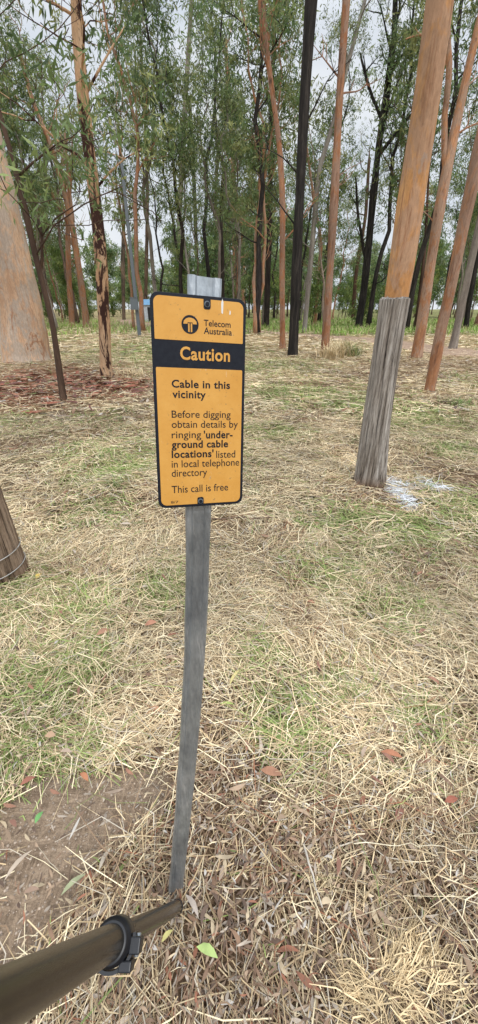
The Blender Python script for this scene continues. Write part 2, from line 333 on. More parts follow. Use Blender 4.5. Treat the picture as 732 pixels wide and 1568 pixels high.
for k in range(520):
    g0=[(60,585),(150,590),(10,595),(190,588)][k%4];g=G(*g0);xx=g[0]+R.randn()*1.1;yy=g[1]+R.randn()*.9
    push(*leafgeo(np.array([xx]),np.array([yy]),np.array([R.rand()*6.28]),np.array([R.uniform(.1,.5)]),np.array([R.uniform(.03,.08)]),np.array([R.randn()*.08]),np.array([R.randn()*.1]),np.array([[(.27,.09,.05),(.36,.17,.10),(.15,.06,.045)][k%3]]),.05))
mkmesh('fallen_leaves',np.vstack(SV),np.vstack(SF),[M_litter],None,np.vstack(SC),False)
# twigs, pebbles
tw=MB()
def twig(a,b,r,col,zo=.03):
    P=np.linspace(a,b,7);P[:,:2]+=R.randn(7,2)*np.linalg.norm(b-a)*.02;P[:,2]=H(P[:,0],P[:,1])+zo
    V,Fq=tube(P,np.linspace(r,r*.5,7),5);tw.add(V,Fq,0,col)
twig(G(325,800),G(418,802),.007,(.14,.09,.06),.05);twig(G(540,1302),G(640,1308),.0018,(.8,.7,.5),.06);twig(G(640,1308),G(735,1312),.0014,(.8,.7,.5),.06)
twig(G(465,1303),G(490,1400),.004,(.5,.45,.38),.045);twig(G(150,1120),G(260,1138),.003,(.6,.5,.38),.045)
for k in range(300):
    yy=R.uniform(.1,6)**1.0;xx=R.uniform(-1,1)*(.7*yy+.8);a=R.rand()*6.28;L=R.uniform(.06,.25)
    if zones([xx],[yy])[0][0]>.5 and L>.12: continue
    twig(np.array([xx,yy,0]),np.array([xx+L*math.cos(a),yy+L*math.sin(a),0]),R.uniform(.0012,.003),[(.18,.12,.08),(.45,.38,.28),(.3,.22,.15),(.10,.07,.05)][k%4],.03)
tw.obj('fallen_twigs',[M_litter])
pb=MB();cnt=0
while cnt<1300:
    p=np.array([R.uniform(-1.2,0),R.uniform(.3,.9)])
    if zones([p[0]],[p[1]])[0][0]<.5: continue
    cnt+=1;r=.0012+.0035*R.rand()**3;z=float(H(p[0],p[1]))-.006
    P=np.array([[p[0],p[1],z-r*.3],[p[0],p[1],z+r*.2],[p[0],p[1],z+r*.7]]);V,Fq=tube(P,[r*1.0,r*1.3,r*.6],6)
    pb.add(V,Fq,0,np.array([.38,.30,.23])*(.5+.9*R.rand()))
pb.obj('pebbles',[M_litter])
# ------------------------------------------------------------------ foliage
def leafcloud(cent,per,sig,ls,lw,rng,tint=(1,1,1)):
    cent=np.asarray(cent,float);nc=len(cent);n=nc*per;ci=np.repeat(np.arange(nc),per)
    cs=(.5+.9*rng.rand(nc))
    off=rng.randn(n,3)*np.array([1,1,.75])*sig*cs[ci][:,None]
    sub=rng.randn(nc,4,3)*np.array([1,1,.8])*sig*.9
    off=off*.34+sub[ci,rng.randint(0,4,n)]
    P=cent[ci]+off
    d=rng.randn(n,3)*.75;d[:,2]-=.8;d/=np.linalg.norm(d,axis=1)[:,None]
    e=np.cross(d,rng.randn(n,3));e/=np.linalg.norm(e,axis=1)[:,None]+1e-6
    L=(ls*(.6+.8*rng.rand(n)))[:,None];W=(lw*(.6+.8*rng.rand(n)))[:,None]
    V=np.stack([P,P+d*L*.45-e*W*.5,P+d*L,P+d*L*.5+e*W*.5],1).reshape(-1,3)
    Fq=np.arange(4*n).reshape(-1,4)
    base=np.array([[.145,.205,.072],[.20,.25,.088],[.105,.165,.06],[.26,.28,.105]])
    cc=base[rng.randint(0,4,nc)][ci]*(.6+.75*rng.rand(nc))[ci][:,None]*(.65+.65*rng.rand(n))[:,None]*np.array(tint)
    return V,Fq,np.repeat(cc,4,0)
def branch(mb,start,az,el,L,r,rng,mi,tips,depth=0,up=.25):
    n=7;P=[np.array(start,float)];d=np.array([math.cos(az)*math.cos(el),math.sin(az)*math.cos(el),math.sin(el)])
    for i in range(n-1):
        d=d+rng.randn(3)*.18;d[2]+=up*.12;d/=np.linalg.norm(d);P.append(P[-1]+d*L/(n-1))
    P=np.array(P);V,Fq=tube(P,np.linspace(r,max(r*.22,.006),n),6 if depth==0 else 4,cap=False);mb.add(V,Fq,mi)
    if depth>0 or rng.rand()<.6: tips.append(P[-1])
    if depth<2:
        for k in range(3 if depth==0 else (1 if rng.rand()<.6 else 2)):
            i=rng.randint(2,n-1);branch(mb,P[i],az+rng.randn()*.9,el+rng.randn()*.4,L*rng.uniform(.35,.6),r*.45,rng,mi,tips,depth+1,up)
def gen_tree(seed,Ht,Rt,mat,cs,nb,per,ls,lw,tint,sig=.55,tag=''):
    rng=np.random.RandomState(seed);mb=MB();n=16
    P=np.zeros((n,3));P[:,2]=np.linspace(-.3,Ht,n);lean=rng.randn(2)*.06*Ht
    t=np.linspace(0,1,n);P[:,:2]+=t[:,None]**1.4*lean+np.cumsum(rng.randn(n,2)*.014*Ht*t[:,None]**.5,0)
    rad=Rt*(1-.82*t);rad[0]*=1.4
    V,Fq=tube(P,rad,8);mb.add(V,Fq,0);tips=[P[-1],P[-2]]
    for k in range(nb):
        tt=cs+(1-cs)*(k+rng.rand())/nb*.97;p=np.array([np.interp(tt,t,P[:,j]) for j in range(3)])
        branch(mb,p,rng.rand()*6.28,rng.uniform(.35,1.1),Ht*rng.uniform(.12,.25)*(1.15-.6*tt),np.interp(tt,t,rad)*.5,rng,0,tips)
    bare=[]
    for k in range(4):
        tt=rng.uniform(.15,.6);p=np.array([np.interp(tt,t,P[:,j]) for j in range(3)])
        branch(mb,p,rng.rand()*6.28,rng.uniform(.3,1.),Ht*rng.uniform(.06,.13),np.interp(tt,t,rad)*.3,rng,0,bare)
    V,Fq,C=leafcloud(tips,per,sig,ls,lw,rng,tint);mb.add(V,Fq,1,C)
    ob=mb.obj('tree_variant',[mat,M_leaf]);me=ob.data;bpy.data.objects.remove(ob);return me
far=[gen_tree(50+k,[22,18,25,20,16,24,19,21][k],[.2,.15,.24,.17,.12,.22,.16,.2][k],[M_farb,M_salmon,M_dark,M_grey,M_grey,M_dark,M_salmon,M_farb][k],[.38,.32,.5,.40,.3,.42,.36,.40][k],[10,10,9,10,10,10,10,10][k],44,.34,.08,(1.0,1.0,1.0),.6) for k in range(8)]
vfar=[gen_tree(70+k,[17,14,19,12][k],.18,[M_farb,M_grey,M_farb,M_farb][k],.16,12,36,.65,.17,(1.25,1.3,1.5),.9) for k in range(4)]  # leaf tint lifted paler and bluer: distance haze put into the leaf colour
sap=[gen_tree(80+k,[6,4.5,8,3][k],[.06,.05,.08,.04][k],[M_farb,M_brown,M_dark,M_brown][k],[.25,.2,.3,.1][k],8,36,.24,.06,(1.15,1.2,.95),.32) for k in range(4)]
def emp(name):
    e=bpy.data.objects.new(name,None);bpy.context.collection.objects.link(e);return e
def inst(me,name,x,y,sc,par,rng):
    o=bpy.data.objects.new(name,me);bpy.context.collection.objects.link(o);o.parent=par
    o.location=(x,y,float(H(np.array(x),np.array(y))));o.rotation_euler=(rng.randn()*.02,rng.randn()*.02,rng.rand()*6.28);o.scale=(sc*rng.uniform(.9,1.15),sc*rng.uniform(.9,1.15),sc)
rr=np.random.RandomState(5)
fe=emp('forest_trees')
for k in range(84):
    y=rr.uniform(27,66);az=rr.uniform(-.68,.68);x=y*math.tan(az)
    if abs(x-(-.3*y))<1.6 and y<45: continue
    pdm=min(segd(np.array(x),np.array(y),a,b) for a,b in zip(PATH[:-1],PATH[1:]))
    if pdm<2.2: continue
    inst(far[rr.randint(8)],'tree',x,y,rr.uniform(.7,1.1),fe,rr)
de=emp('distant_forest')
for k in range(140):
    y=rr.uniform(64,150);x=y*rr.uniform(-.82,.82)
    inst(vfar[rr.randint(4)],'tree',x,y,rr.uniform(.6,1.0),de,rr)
se=emp('understorey_saplings')
for k in range(100):
    y=rr.uniform(34,85);x=y*rr.uniform(-.8,.8)
    pdm=min(segd(np.array(x),np.array(y),a,b) for a,b in zip(PATH[:-1],PATH[1:]))
    if pdm<2.2: continue
    inst(sap[rr.randint(4)],'sapling',x,y,rr.uniform(.6,1.2),se,rr)
# ------------------------------------------------------------------ foreground trees
def ntree(pts,ws,mat,seed,top=15,crown=True,name='eucalyptus_tree',Yd=None,limbs=(),per=72,flare=1.2,lowcrown=.55,nb=7,bare=3):
    rng=np.random.RandomState(seed);base=G(*pts[0])
    Y0=Yd if Yd else base[1]
    P=[AY(px,py,Y0) for px,py in pts]
    Rr=[]
    for (px,py),w,p in zip(pts,ws,P):
        dep=p[1]*c_+(CH-p[2])*s_; Rr.append(w*.5*dep/F*.95)
    if Yd and P[0][2]>.05:
        d=(P[1]-P[0])/(P[1][2]-P[0][2]);P.insert(0,P[0]-d*P[0][2]);Rr.insert(0,Rr[0]*1.02)
    P.insert(0,P[0]-np.array([0,0,.25]));Rr.insert(0,Rr[0]*flare)
    d=P[-1]-P[-2];d=d/np.linalg.norm(d);hz=P[-1][2]
    if crown and hz<top:
        q=P[-1].copy();r=Rr[-1];nn=5;st=(top-hz)/nn
        for i in range(nn):
            d=d+rng.randn(3)*.06+np.array([0,0,.05]);d/=np.linalg.norm(d);q=q+d*st;P.append(q.copy());r*=.72;Rr.append(r)
    Q,W=resample(P,Rr,.18 if Y0<14 else .3)
    Q[1:,1]+=np.cumsum(rng.randn(len(Q)-1))*.006
    nq=len(Q);W=W*(1+.06*np.interp(np.arange(nq),np.arange(0,nq+5,5),rng.randn(len(np.arange(0,nq+5,5)))))
    seg=18;a=np.arange(seg)*2*math.pi/seg
    dr=rng.randn(nq,seg)
    for _ in range(2): dr[1:-1]=.5*dr[1:-1]+.25*(dr[:-2]+dr[2:]);dr=.5*dr+.25*(np.roll(dr,1,1)+np.roll(dr,-1,1))
    dis=1+.05*np.sin(a*3+rng.rand()*6+np.arange(nq)[:,None]*.15)+.08*dr
    fl=np.clip(1-(Q[:,2]-Q[1,2])/.6,0,1)[:,None]**2;dis=dis+fl*.14*np.abs(np.sin(a*2.5+rng.rand()*6))[None]
    mb=MB();V,Fq=tube(Q,W,seg,dis);mb.add(V,Fq,0);tips=[]
    for lp,lw in limbs:
        LPp=[AY(px,py,Y0) for px,py in lp];LR=[w*.5*(p[1]*c_+(CH-p[2])*s_)/F for w,p in zip(lw,LPp)]
        q,w=resample(LPp,LR,.3);q[1:,1]+=np.cumsum(rng.randn(len(q)-1))*.04;V,Fq=tube(q,w,9);mb.add(V,Fq,0);tips.append(q[-1])
        for _ in range(2): branch(mb,q[int(len(q)*.7)],rng.rand()*6.28,.6,1.2,w[-1]*.8,rng,0,tips,1)
    if crown:
        ht=Q[-1][2];tips.append(Q[-1])
        for k in range(nb):
            z=ht*(lowcrown+(1-lowcrown)*(k+rng.rand())/nb);i=int(np.argmin(abs(Q[:,2]-z)))
            branch(mb,Q[i],rng.rand()*6.28,rng.uniform(.4,1.1),rng.uniform(1.5,3.2),W[i]*.45,rng,0,tips)
        for k in range(bare):
            z=ht*rng.uniform(.25,.6);i=int(np.argmin(abs(Q[:,2]-z)));bb_=[]
            branch(mb,Q[i],rng.choice([0,3.14])+rng.randn()*.6,rng.uniform(.2,1.),rng.uniform(.8,2.2),min(W[i]*.3,.03),rng,0,bb_)
        V,Fq,C=leafcloud(tips,per,.42,.165,.036,rng,(1,1,1));mb.add(V,Fq,1,C)
    loc=Q[1].copy()
    return mb.obj(name,[mat,M_leaf],loc=loc)
ntree([(42,552),(30,450),(8,350),(-24,210),(-56,90)],[70,62,58,50,44],M_pale,1,12,bare=0)
ntree([(97,614),(90,560),(80,490),(62,420),(45,345),(28,270),(5,190),(-10,130)],[11,10,9,9,9,8,7,6],M_brown,2,9,nb=5,limbs=[([(62,420),(72,385),(60,330)],[5,4,3]),([(28,270),(60,235),(85,215)],[4,3,2])])
ntree([(163,577),(160,500),(155,400),(146,300),(133,190),(124,90),(118,-20)],[19,18,19,20,17,16,17],M_peel,3,14,limbs=[([(146,290),(165,255),(185,235),(215,225)],[4,3,2,2]),([(128,150),(160,90),(190,40)],[5,3,2]),([(122,30),(90,10),(60,-5)],[5,4,3])])
ntree([(132,500),(124,430),(112,350),(98,290),(75,215),(48,150),(30,80)],[9,9,9,8,7,6,5],M_salmon,4,16,limbs=[([(112,340),(105,280),(100,200)],[5,4,3])])
ntree([(110,498),(106,430),(103,330),(110,240)],[9,8,7,5],M_salmon,5,14)
ntree([(20,490),(12,380),(0,290),(-10,200)],[10,8,8,7],M_salmon,6,15)
ntree([(8,495),(2,420),(-5,300)],[14,12,10],M_brown,61,15)
ntree([(272,480),(275,330),(281,200),(290,60),(294,-20)],[9,8,8,7,6],M_grey,7,19,lowcrown=.6)
ntree([(362,485),(360,400),(357,250),(350,140),(345,60)],[9,8,8,7,6],M_salmon,8,17,lowcrown=.35,nb=15,per=100)
ntree([(373,480),(372,400),(372,330),(385,290)],[8,7,6,4],M_salmon,81,9,lowcrown=.5,nb=5)
ntree([(433,536),(432,430),(433,310),(428,220),(414,120),(402,30),(396,-30)],[9,9,9,8,9,8,8],M_salmon,9,15,limbs=[([(420,150),(410,80),(398,60)],[4,3,2])])
ntree([(449,545),(453,430),(460,280),(467,140),(476,0),(480,-50)],[16,15,16,17,20,20],M_dark,10,15,lowcrown=.75)
ntree([(408,502),(411,400),(414,280),(416,150),(422,0)],[10,9,8,7,6],M_dark,11,19,lowcrown=.5)
ntree([(497,545),(505,420),(513,270),(519,150),(530,0),(533,-50)],[13,12,13,12,13,12],M_salmon,12,15,lowcrown=.75)
ntree([(466,508),(476,400),(488,260),(510,190),(535,90),(562,-10)],[8,8,8,7,6,6],M_grey,13,18,lowcrown=.7)
ntree([(548,503),(558,440),(568,340),(580,220),(594,130),(603,60),(606,-20)],[12,11,11,11,10,9,8],M_dark,14,18,lowcrown=.65,limbs=[([(578,240),(610,200),(638,165)],[6,5,3]),([(585,185),(560,120),(552,80)],[5,4,3]),([(596,115),(618,80),(640,60)],[5,4,3]),([(560,400),(548,330),(545,270)],[5,4,3])])
ntree([(586,590),(607,458),(620,370),(640,245),(657,120),(673,0),(680,-60)],[30,35,37,38,40,43,43],M_big,15,12,Yd=4.7,flare=1.0,lowcrown=.8,bare=0)
ntree([(638,547),(650,470),(662,390),(680,280),(700,185),(720,90),(740,10)],[17,16,16,15,14,14,13],M_salmon,16,14,limbs=[([(684,270),(680,190),(690,110),(683,30),(680,-20)],[10,9,9,8,8])])
ntree([(657,601),(672,520),(690,440),(712,330),(738,215),(770,90)],[17,16,17,19,20,21],M_salmon,17,13)
ntree([(693,534),(705,480),(722,400),(745,300)],[13,12,12,12],M_grey,18,15)
ntree([(636,508),(645,440),(652,370),(655,300)],[6,6,5,4],M_brown,19,15)
ntree([(713,505),(722,440),(735,370)],[8,8,8],M_dark,20,15)
ntree([(482,498),(488,430),(492,370),(480,300),(470,230)],[6,6,5,4,4],M_salmon,21,15)
ntree([(222,490),(224,420),(226,300),(222,180),(215,60)],[6,6,5,5,4],M_farb,22,22,lowcrown=.45)
ntree([(300,480),(301,380),(296,250),(290,150)],[7,6,6,5],M_dark,23,19,lowcrown=.4)
ntree([(190,490),(188,400),(190,300),(180,190)],[6,6,5,5],M_farb,24,18,lowcrown=.35)
ntree([(540,490),(545,420),(560,330),(565,250)],[6,6,5,5],M_brown,25,18,lowcrown=.4)
ntree([(60,492),(62,400),(70,300),(68,200)],[6,6,5,5],M_farb,26,18,lowcrown=.25,per=90,nb=8)
ntree([(330,485),(332,400),(330,300),(335,200)],[6,6,5,5],M_farb,27,20,lowcrown=.35)
# ------------------------------------------------------------------ timber posts
def timber(name,pts,ws,seed,Y0,wires=(),tint=(1,1,1)):
    rng=np.random.RandomState(seed);P=[];Rr=[]
    for (px,py),w in zip(pts,ws):
        p=AY(px,py,Y0);P.append(p);Rr.append(w*.5*(p[1]*c_+(CH-p[2])*s_)/F*.93)
    P.insert(0,P[0]-np.array([0,0,.15]));Rr.insert(0,Rr[0]*1.05)
    Q,W=resample(P,Rr,.03);seg=120;a=np.arange(seg)*2*math.pi/seg
    cr=[(rng.rand()*6.28,rng.uniform(.02,.08),rng.uniform(.015,.04),rng.uniform(0,1.3),rng.uniform(.3,1.4)) for k in range(30)]
    dis=np.zeros((len(Q),seg));crk=np.zeros((len(Q),seg))
    for i in range(len(Q)):
        pr=np.zeros(seg)
        for c0,dp,wd,z0,z1 in cr:
            f=np.clip((Q[i,2]-z0+.2)/.15,0,1)*np.clip((z0+z1-Q[i,2])/.2,0,1)
            pr-=f*dp*np.exp(-((np.angle(np.exp(1j*(a-c0-.06*math.sin(Q[i,2]*3+c0)))))/wd)**2)
        crk[i]=pr;dis[i]=1+.05*np.sin(2*a+1+.4*Q[i,2])+.02*np.sin(5*a+Q[i,2]*4)+pr+.006*rng.randn(seg)
    fl=np.clip(1-(Q[:,2])/.22,0,1)[:,None]**2;dis+=fl*.13*(1+np.sin(a*4))[None]*.6
    V,Fq=tube(Q,W,seg,dis,cap=False)
    dk=np.clip(1+crk.reshape(-1,1)*9,.22,1);low=np.clip((V[:,2:3]+.0)/.12,0,1)
    col=dk*(np.array([.6,.42,.30])*(1-low)+np.array(tint)*low)
    mb=MB();mb.add(V,Fq,0,col)
    top=V[-seg:];c=top.mean(0);rings=[top]
    for f in (.85,.5,.15,.01):
        q=c+(top-c)*f;q[:,2]+=.008*rng.randn(seg)*(f)+.004;rings.append(q)
    VV=np.vstack(rings);i=np.arange(4)[:,None]*seg;j=np.arange(seg)[None];k=(j+1)%seg
    mb.add(VV,np.stack([i+j,i+k,i+seg+k,i+seg+j],-1).reshape(-1,4),0,(.9,.9,.9))
    for z in wires:
        ii=int(np.argmin(abs(Q[:,2]-z)));th=np.linspace(0,6.283,40);r=W[ii]*1.1
        WP=np.stack([Q[ii,0]+r*np.cos(th),Q[ii,1]+r*np.sin(th),z+.03*np.sin(th+1)],1);V,Fq=tube(WP,np.full(40,.003),5);mb.add(V,Fq,1)
    return mb.obj(name,[M_wood,M_wire],loc=Q[4].copy(),smooth=True)
M_wire,ntw,bw=newmat('wire_galvanised');bw.inputs['Metallic'].default_value=.6;bw.inputs['Roughness'].default_value=.45;bw.inputs['Base Color'].default_value=(.45,.44,.42,1)
yb=G(565,738)[1]
timber('timber_post',[(566,736),(576,650),(589,560),(598,500),(604,458)],[49,43,42,43,46],3,yb,tint=(1.12,1.1,1.08))
ys_=G(0,885)[1]
timber('timber_post',[(4,884),(-12,830),(-34,765),(-52,705)],[74,72,70,70],9,ys_,wires=(.10,.22),tint=(.85,.68,.54))
# ------------------------------------------------------------------ utility pole, box, shed
M_gal,ntg,bg=newmat('galvanised_steel')
f1=noise(ntg,60,(1,1,.25),8,.75);f2=noise(ntg,14,(1,1,.4),6,.7);f3=noise(ntg,70,(1,1,.08),6,.7)
cg=mixc(ntg,ramp(ntg,f2,[(.3,(.27,.30,.33)),(.55,(.40,.435,.46)),(.75,(.60,.63,.65))]),ramp(ntg,f1,[(.3,(.5,.5,.5)),(.7,(1.2,1.2,1.2))]),.9,'MULTIPLY')
cg=mixc(ntg,cg,(.72,.74,.75),ramp(ntg,f3,[(.6,(0,0,0)),(.72,(.7,.7,.7))]))
ntg.links.new(cg,bg.inputs['Base Color']);bg.inputs['Metallic'].default_value=.65;bg.inputs['Roughness'].default_value=.36;bump(ntg,bg,f1,.35,.002)
b0=G(214,516);up_=MB();top=AY(199,250,b0[1])
V,Fq=tube(np.linspace(b0-[0,0,.1],[b0[0]+.05,b0[1],top[2]],8),np.linspace(.11,.08,8),12);up_.add(V,Fq,0)
V,Fq=tube(np.array([b0+[0,0,-.02],b0+[0,0,.03],b0+[0,0,.04]]),[.2,.2,.12],12);up_.add(V,Fq,0)
tz=top[2];V,Fq=tube(np.array([[b0[0]+.05,b0[1],tz],[b0[0]-.3,b0[1],tz+.3],[b0[0]-1.0,b0[1],tz+.4]]),[.05,.04,.04],8);up_.add(V,Fq,0)
def boxv(c,s):
    V=np.array([[x,y,z] for z in(-1,1) for y in(-1,1) for x in(-1,1)])*np.array(s)/2+np.array(c)
    return V,np.array([[0,2,3,1],[4,5,7,6],[0,1,5,4],[2,6,7,3],[0,4,6,2],[1,3,7,5]])
V,Fq=boxv([b0[0]-1.15,b0[1],tz+.38],(.5,.2,.09));up_.add(V,Fq,0)
V,Fq=boxv([b0[0]-.05,b0[1]-.2,1.75],(.42,.16,.6));up_.add(V,Fq,0)
V,Fq=boxv([b0[0]-.05,b0[1]-.2,2.07],(.46,.2,.03));up_.add(V,Fq,0)
M_pole,_,bb=newmat('painted_grey_steel');bb.inputs['Base Color'].default_value=(.13,.15,.165,1);bb.inputs['Roughness'].default_value=.5
up_.obj('street_lamp',[M_pole],smooth=False)
M_cream,_,bb=newmat('shed_wall_paint');bb.inputs['Base Color'].default_value=(.55,.6,.66,1)
M_roof,_,bb=newmat('shed_roof_steel');bb.inputs['Base Color'].default_value=(.12,.3,.5,1);bb.inputs['Roughness'].default_value=.4
M_blk,_,bb=newmat('dark_opening');bb.inputs['Base Color'].default_value=(.02,.02,.02,1)
sh=emp('garden_shed');q=G(234,492);sh.location=(q[0],q[1],0)
m1=MB();V,Fq=boxv([0,0,.9],(1.6,1.6,1.8));m1.add(V,Fq);m1.obj('walls',[M_cream],smooth=False,parent=sh)
m1=MB();V=np.array([[-.95,-.95,1.8],[.95,-.95,1.8],[.95,.95,1.8],[-.95,.95,1.8],[-.95,0,2.4],[.95,0,2.4]]);m1.add(V,[[0,1,5,4],[2,3,4,5],[0,4,3,3],[1,2,5,5],[0,3,2,1]]);m1.obj('roof',[M_roof],smooth=False,parent=sh)
m1=MB();V,Fq=boxv([0,-.81,.8],(.7,.03,1.5));m1.add(V,Fq);m1.obj('door',[M_blk],smooth=False,parent=sh)
# ------------------------------------------------------------------ SIGN
def cam(px,py): return np.array([(px-CX)/F,(CY-py)/F,1.])
TL,TR,BR,BL=[cam(*p) for p in((240,446),(387,460),(371,771),(243,779))]
A=np.array([[TR[0],BL[0],-BR[0]],[TR[1],BL[1],-BR[1]],[1,1,-1]]);r_,l_,b_=np.linalg.solve(A,TL)
S=.53
def c2w(v): return np.array([v[0],v[1]*s_+v[2]*c_,v[1]*c_-v[2]*s_])
tl=EYE+c2w(TL)*S;tr=EYE+c2w(TR)*r_*S;bl=EYE+c2w(BL)*l_*S
Uv=tr-tl;SW=np.linalg.norm(Uv);Uv/=SW;Vv=tl-bl;SH=np.linalg.norm(Vv);Vv-=Uv*(Vv@Uv);Vv/=np.linalg.norm(Vv);Nv=np.cross(Uv,Vv)
if Nv@(EYE-tl)<0: Nv=-Nv
def Suv(px,py):
    d=ray(px,py);t=((bl-EYE)@Nv)/(d@Nv);p=EYE+d*t-bl;return p@Uv,p@Vv
Ms=Matrix(((Uv[0],Vv[0],Nv[0],bl[0]),(Uv[1],Vv[1],Nv[1],bl[1]),(Uv[2],Vv[2],Nv[2],bl[2]),(0,0,0,1)))
sign=emp('caution_sign')
M_or,nto,bo=newmat('sign_yellow_enamel')
na=noise(nto,18,(1,1,1),8,.7);nb_=noise(nto,140,(1,1,1),4,.7);nc=noise(nto,60,(2.5,.5,1),5,.8)
co=ramp(nto,na,[(.3,(.60,.285,.05)),(.7,(.70,.37,.085))])
co=mixc(nto,co,(.30,.18,.07),ramp(nto,nb_,[(.62,(0,0,0)),(.69,(.8,.8,.8))]))
co=mixc(nto,co,(.80,.68,.48),ramp(nto,nc,[(.64,(0,0,0)),(.72,(.55,.55,.55))]))
nto.links.new(co,bo.inputs['Base Color']);bo.inputs['Roughness'].default_value=.45;bo.inputs['Specular IOR Level'].default_value=.3
M_bk,ntk,bk=newmat('sign_black_enamel')
n0=noise(ntk,120,(1,1,1),6,.7);ck=ramp(ntk,n0,[(.35,(.008,.009,.015)),(.66,(.014,.017,.024)),(.74,(.14,.12,.10))])
ntk.links.new(ck,bk.inputs['Base Color']);bk.inputs['Roughness'].default_value=.5;bk.inputs['Specular IOR Level'].default_value=.2
M_chip,_,bc=newmat('chipped_enamel_white');bc.inputs['Base Color'].default_value=(.7,.69,.65,1);bc.inputs['Roughness'].default_value=.7
def rrect(u0,v0,u1,v1,r,n0,n1,rs=None,seg=7):
    rs=rs or(r,r,r,r);pts=[]
    for (cx,cy,a0),rc in zip(((u0,v0,180),(u1,v0,270),(u1,v1,0),(u0,v1,90)),rs):
        sx=1 if cx==u0 else -1;sy=1 if cy==v0 else -1
        for k in range(seg):
            a=math.radians(a0+90*k/(seg-1));pts.append((cx+sx*rc+rc*math.cos(a),cy+sy*rc+rc*math.sin(a)))
    return pts
def extr(name,pts,n0,n1,mat,bev=0,par=sign):
    me=bpy.data.meshes.new(name);k=len(pts);c=np.mean(pts,0)
    V=[(p[0],p[1],n0) for p in pts]+[(p[0],p[1],n1) for p in pts]
    Fc=[list(range(k))[::-1],list(range(k,2*k))]+[[i,(i+1)%k,(i+1)%k+k,i+k] for i in range(k)]
    me.from_pydata(V,[],Fc);me.materials.append(mat);me.update();o=bpy.data.objects.new(name,me);bpy.context.collection.objects.link(o)
    o.matrix_world=Ms;o.parent=par
    if bev:
        m=o.modifiers.new('b','BEVEL');m.width=bev;m.segments=2
    return o
mg=.0045
extr('plate',rrect(0,0,SW,SH,.012,0,0),-.002,0,M_bk,.0006)
vb1=Suv(243,519)[1];vb2=Suv(243,562)[1]
extr('header_panel',rrect(mg,vb1,SW-mg,SH-mg,.008,0,0,rs=(.001,.001,.009,.009)),.0001,.0005,M_or)
extr('body_panel',rrect(mg,mg,SW-mg,vb2,.008,0,0,rs=(.009,.009,.002,.002)),.0001,.0005,M_or)
def text(body,px,py,px2,cap,mat,bold=0.0,n=.0005):
    u0,v0=Suv(px,py);u1=Suv(px2,py)[0];hh=Suv(px,py-cap)[1]-v0
    cu=bpy.data.curves.new('t','FONT');cu.body=body;cu.size=1;cu.offset=bold;cu.resolution_u=4
    if bold>.01: cu.space_character=1.06
    o=bpy.data.objects.new('t',cu);bpy.context.collection.objects.link(o);dg=bpy.context.evaluated_depsgraph_get()
    me=bpy.data.meshes.new_from_object(o.evaluated_get(dg));bpy.data.objects.remove(o)
    co=np.zeros(len(me.vertices)*3,np.float32);me.vertices.foreach_get('co',co);co=co.reshape(-1,3)
    x0,x1=co[:,0].min(),co[:,0].max();caph=.72
    co[:,0]=u0+(co[:,0]-x0)/(x1-x0)*(u1-u0);co[:,1]=v0+co[:,1]/caph*hh;co[:,2]=n+.00025
    me.vertices.foreach_set('co',co.ravel());me.materials.clear();me.materials.append(mat);me.update();me.name='lettering'
    ob=bpy.data.objects.new('lettering_'+body.split()[0].strip("'-").lower(),me);bpy.context.collection.objects.link(ob);ob.matrix_world=Ms;ob.parent=sign
text('Telecom',312,499,353,10,M_bk,.010);text('Australia',312,511,355,10,M_bk,.010)
text('Caution',276,550,352,20,M_or,.024,.0002)
text('Cable in this',263,593,352,12,M_bk,.022);text('vicinity',264,609,315,12,M_bk,.022)
text('Before digging',263,639.5,353,11.5,M_bk,.002);text('obtain details by',263,655,364,11.5,M_bk,.002)
text('ringing',263,671,308,11.5,M_bk,.002);text("'under-",312,671,356,11.5,M_bk,.024)
text('ground cable',263,686,349,11.5,M_bk,.024);text("locations'",263,701,327,11.5,M_bk,.024);text('listed',331,701,360,11.5,M_bk,.002)
text('in local telephone',263,716,366,11.5,M_bk,.002);text('directory',263,730,317,11.5,M_bk,.002);text('This call is free',263,755,349,11.5,M_bk,.002)
text('8/7',262,771,273,4,M_bk,.0)
lu,lv=Suv(291,497);lr=Suv(304,497)[0]-lu
circ=lambda cx,cy,r,k=32:[(cx+r*math.cos(6.2832*i/k),cy+r*math.sin(6.2832*i/k)) for i in range(k)]
extr('logo_disc',circ(lu,lv,lr),.0005,.0008,M_bk)
def rel(l): return [(lu+a*lr,lv+b*lr) for a,b in l]
extr('logo_bar',rel([(-.8,.05),(-.3,.05),(-.3,.22),(.3,.22),(.3,.05),(.8,.05),(.72,.38),(.45,.62),(.15,.72),(-.15,.72),(-.45,.62),(-.72,.38)]),.0008,.001,M_or)
extr('logo_stem_left',rel([(-.24,-.78),(-.06,-.82),(-.06,.12),(-.24,.12)]),.0008,.001,M_or)
extr('logo_stem_right',rel([(.06,-.82),(.24,-.78),(.24,.12),(.06,.12)]),.0008,.001,M_or)
for nm,px,py,up in (('top',317,466,1),('bottom',307,767,-1)):
    su,sv=Suv(px,py);w=.0052
    edge=SH-.001 if up>0 else .001
    extr('bolt_tab_'+nm,rrect(su-w,min(sv-w*1.3,edge) if up>0 else edge,su+w,edge if up>0 else sv+w*1.3,.003,0,0,seg=5),.0006,.0010,M_bk)
    extr('bolt_washer_'+nm,circ(su,sv,.0042,24),.001,.0018,M_pole,.0002)
    extr('bolt_head_'+nm,circ(su,sv,.0030,6),.0018,.0042,M_bk,.0004)
su,sv=Suv(340,468);extr('enamel_chip',[(su-.001,sv-.010),(su+.0012,sv-.011),(su+.002,sv+.004),(su+.0005,sv+.009),(su-.0015,sv+.003)],.0005,.0007,M_chip)
su,sv=Suv(352,479);extr('enamel_chip_small',[(su-.001,sv-.003),(su+.001,sv-.002),(su+.001,sv+.002),(su-.0005,sv+.003)],.0005,.0007,M_chip)
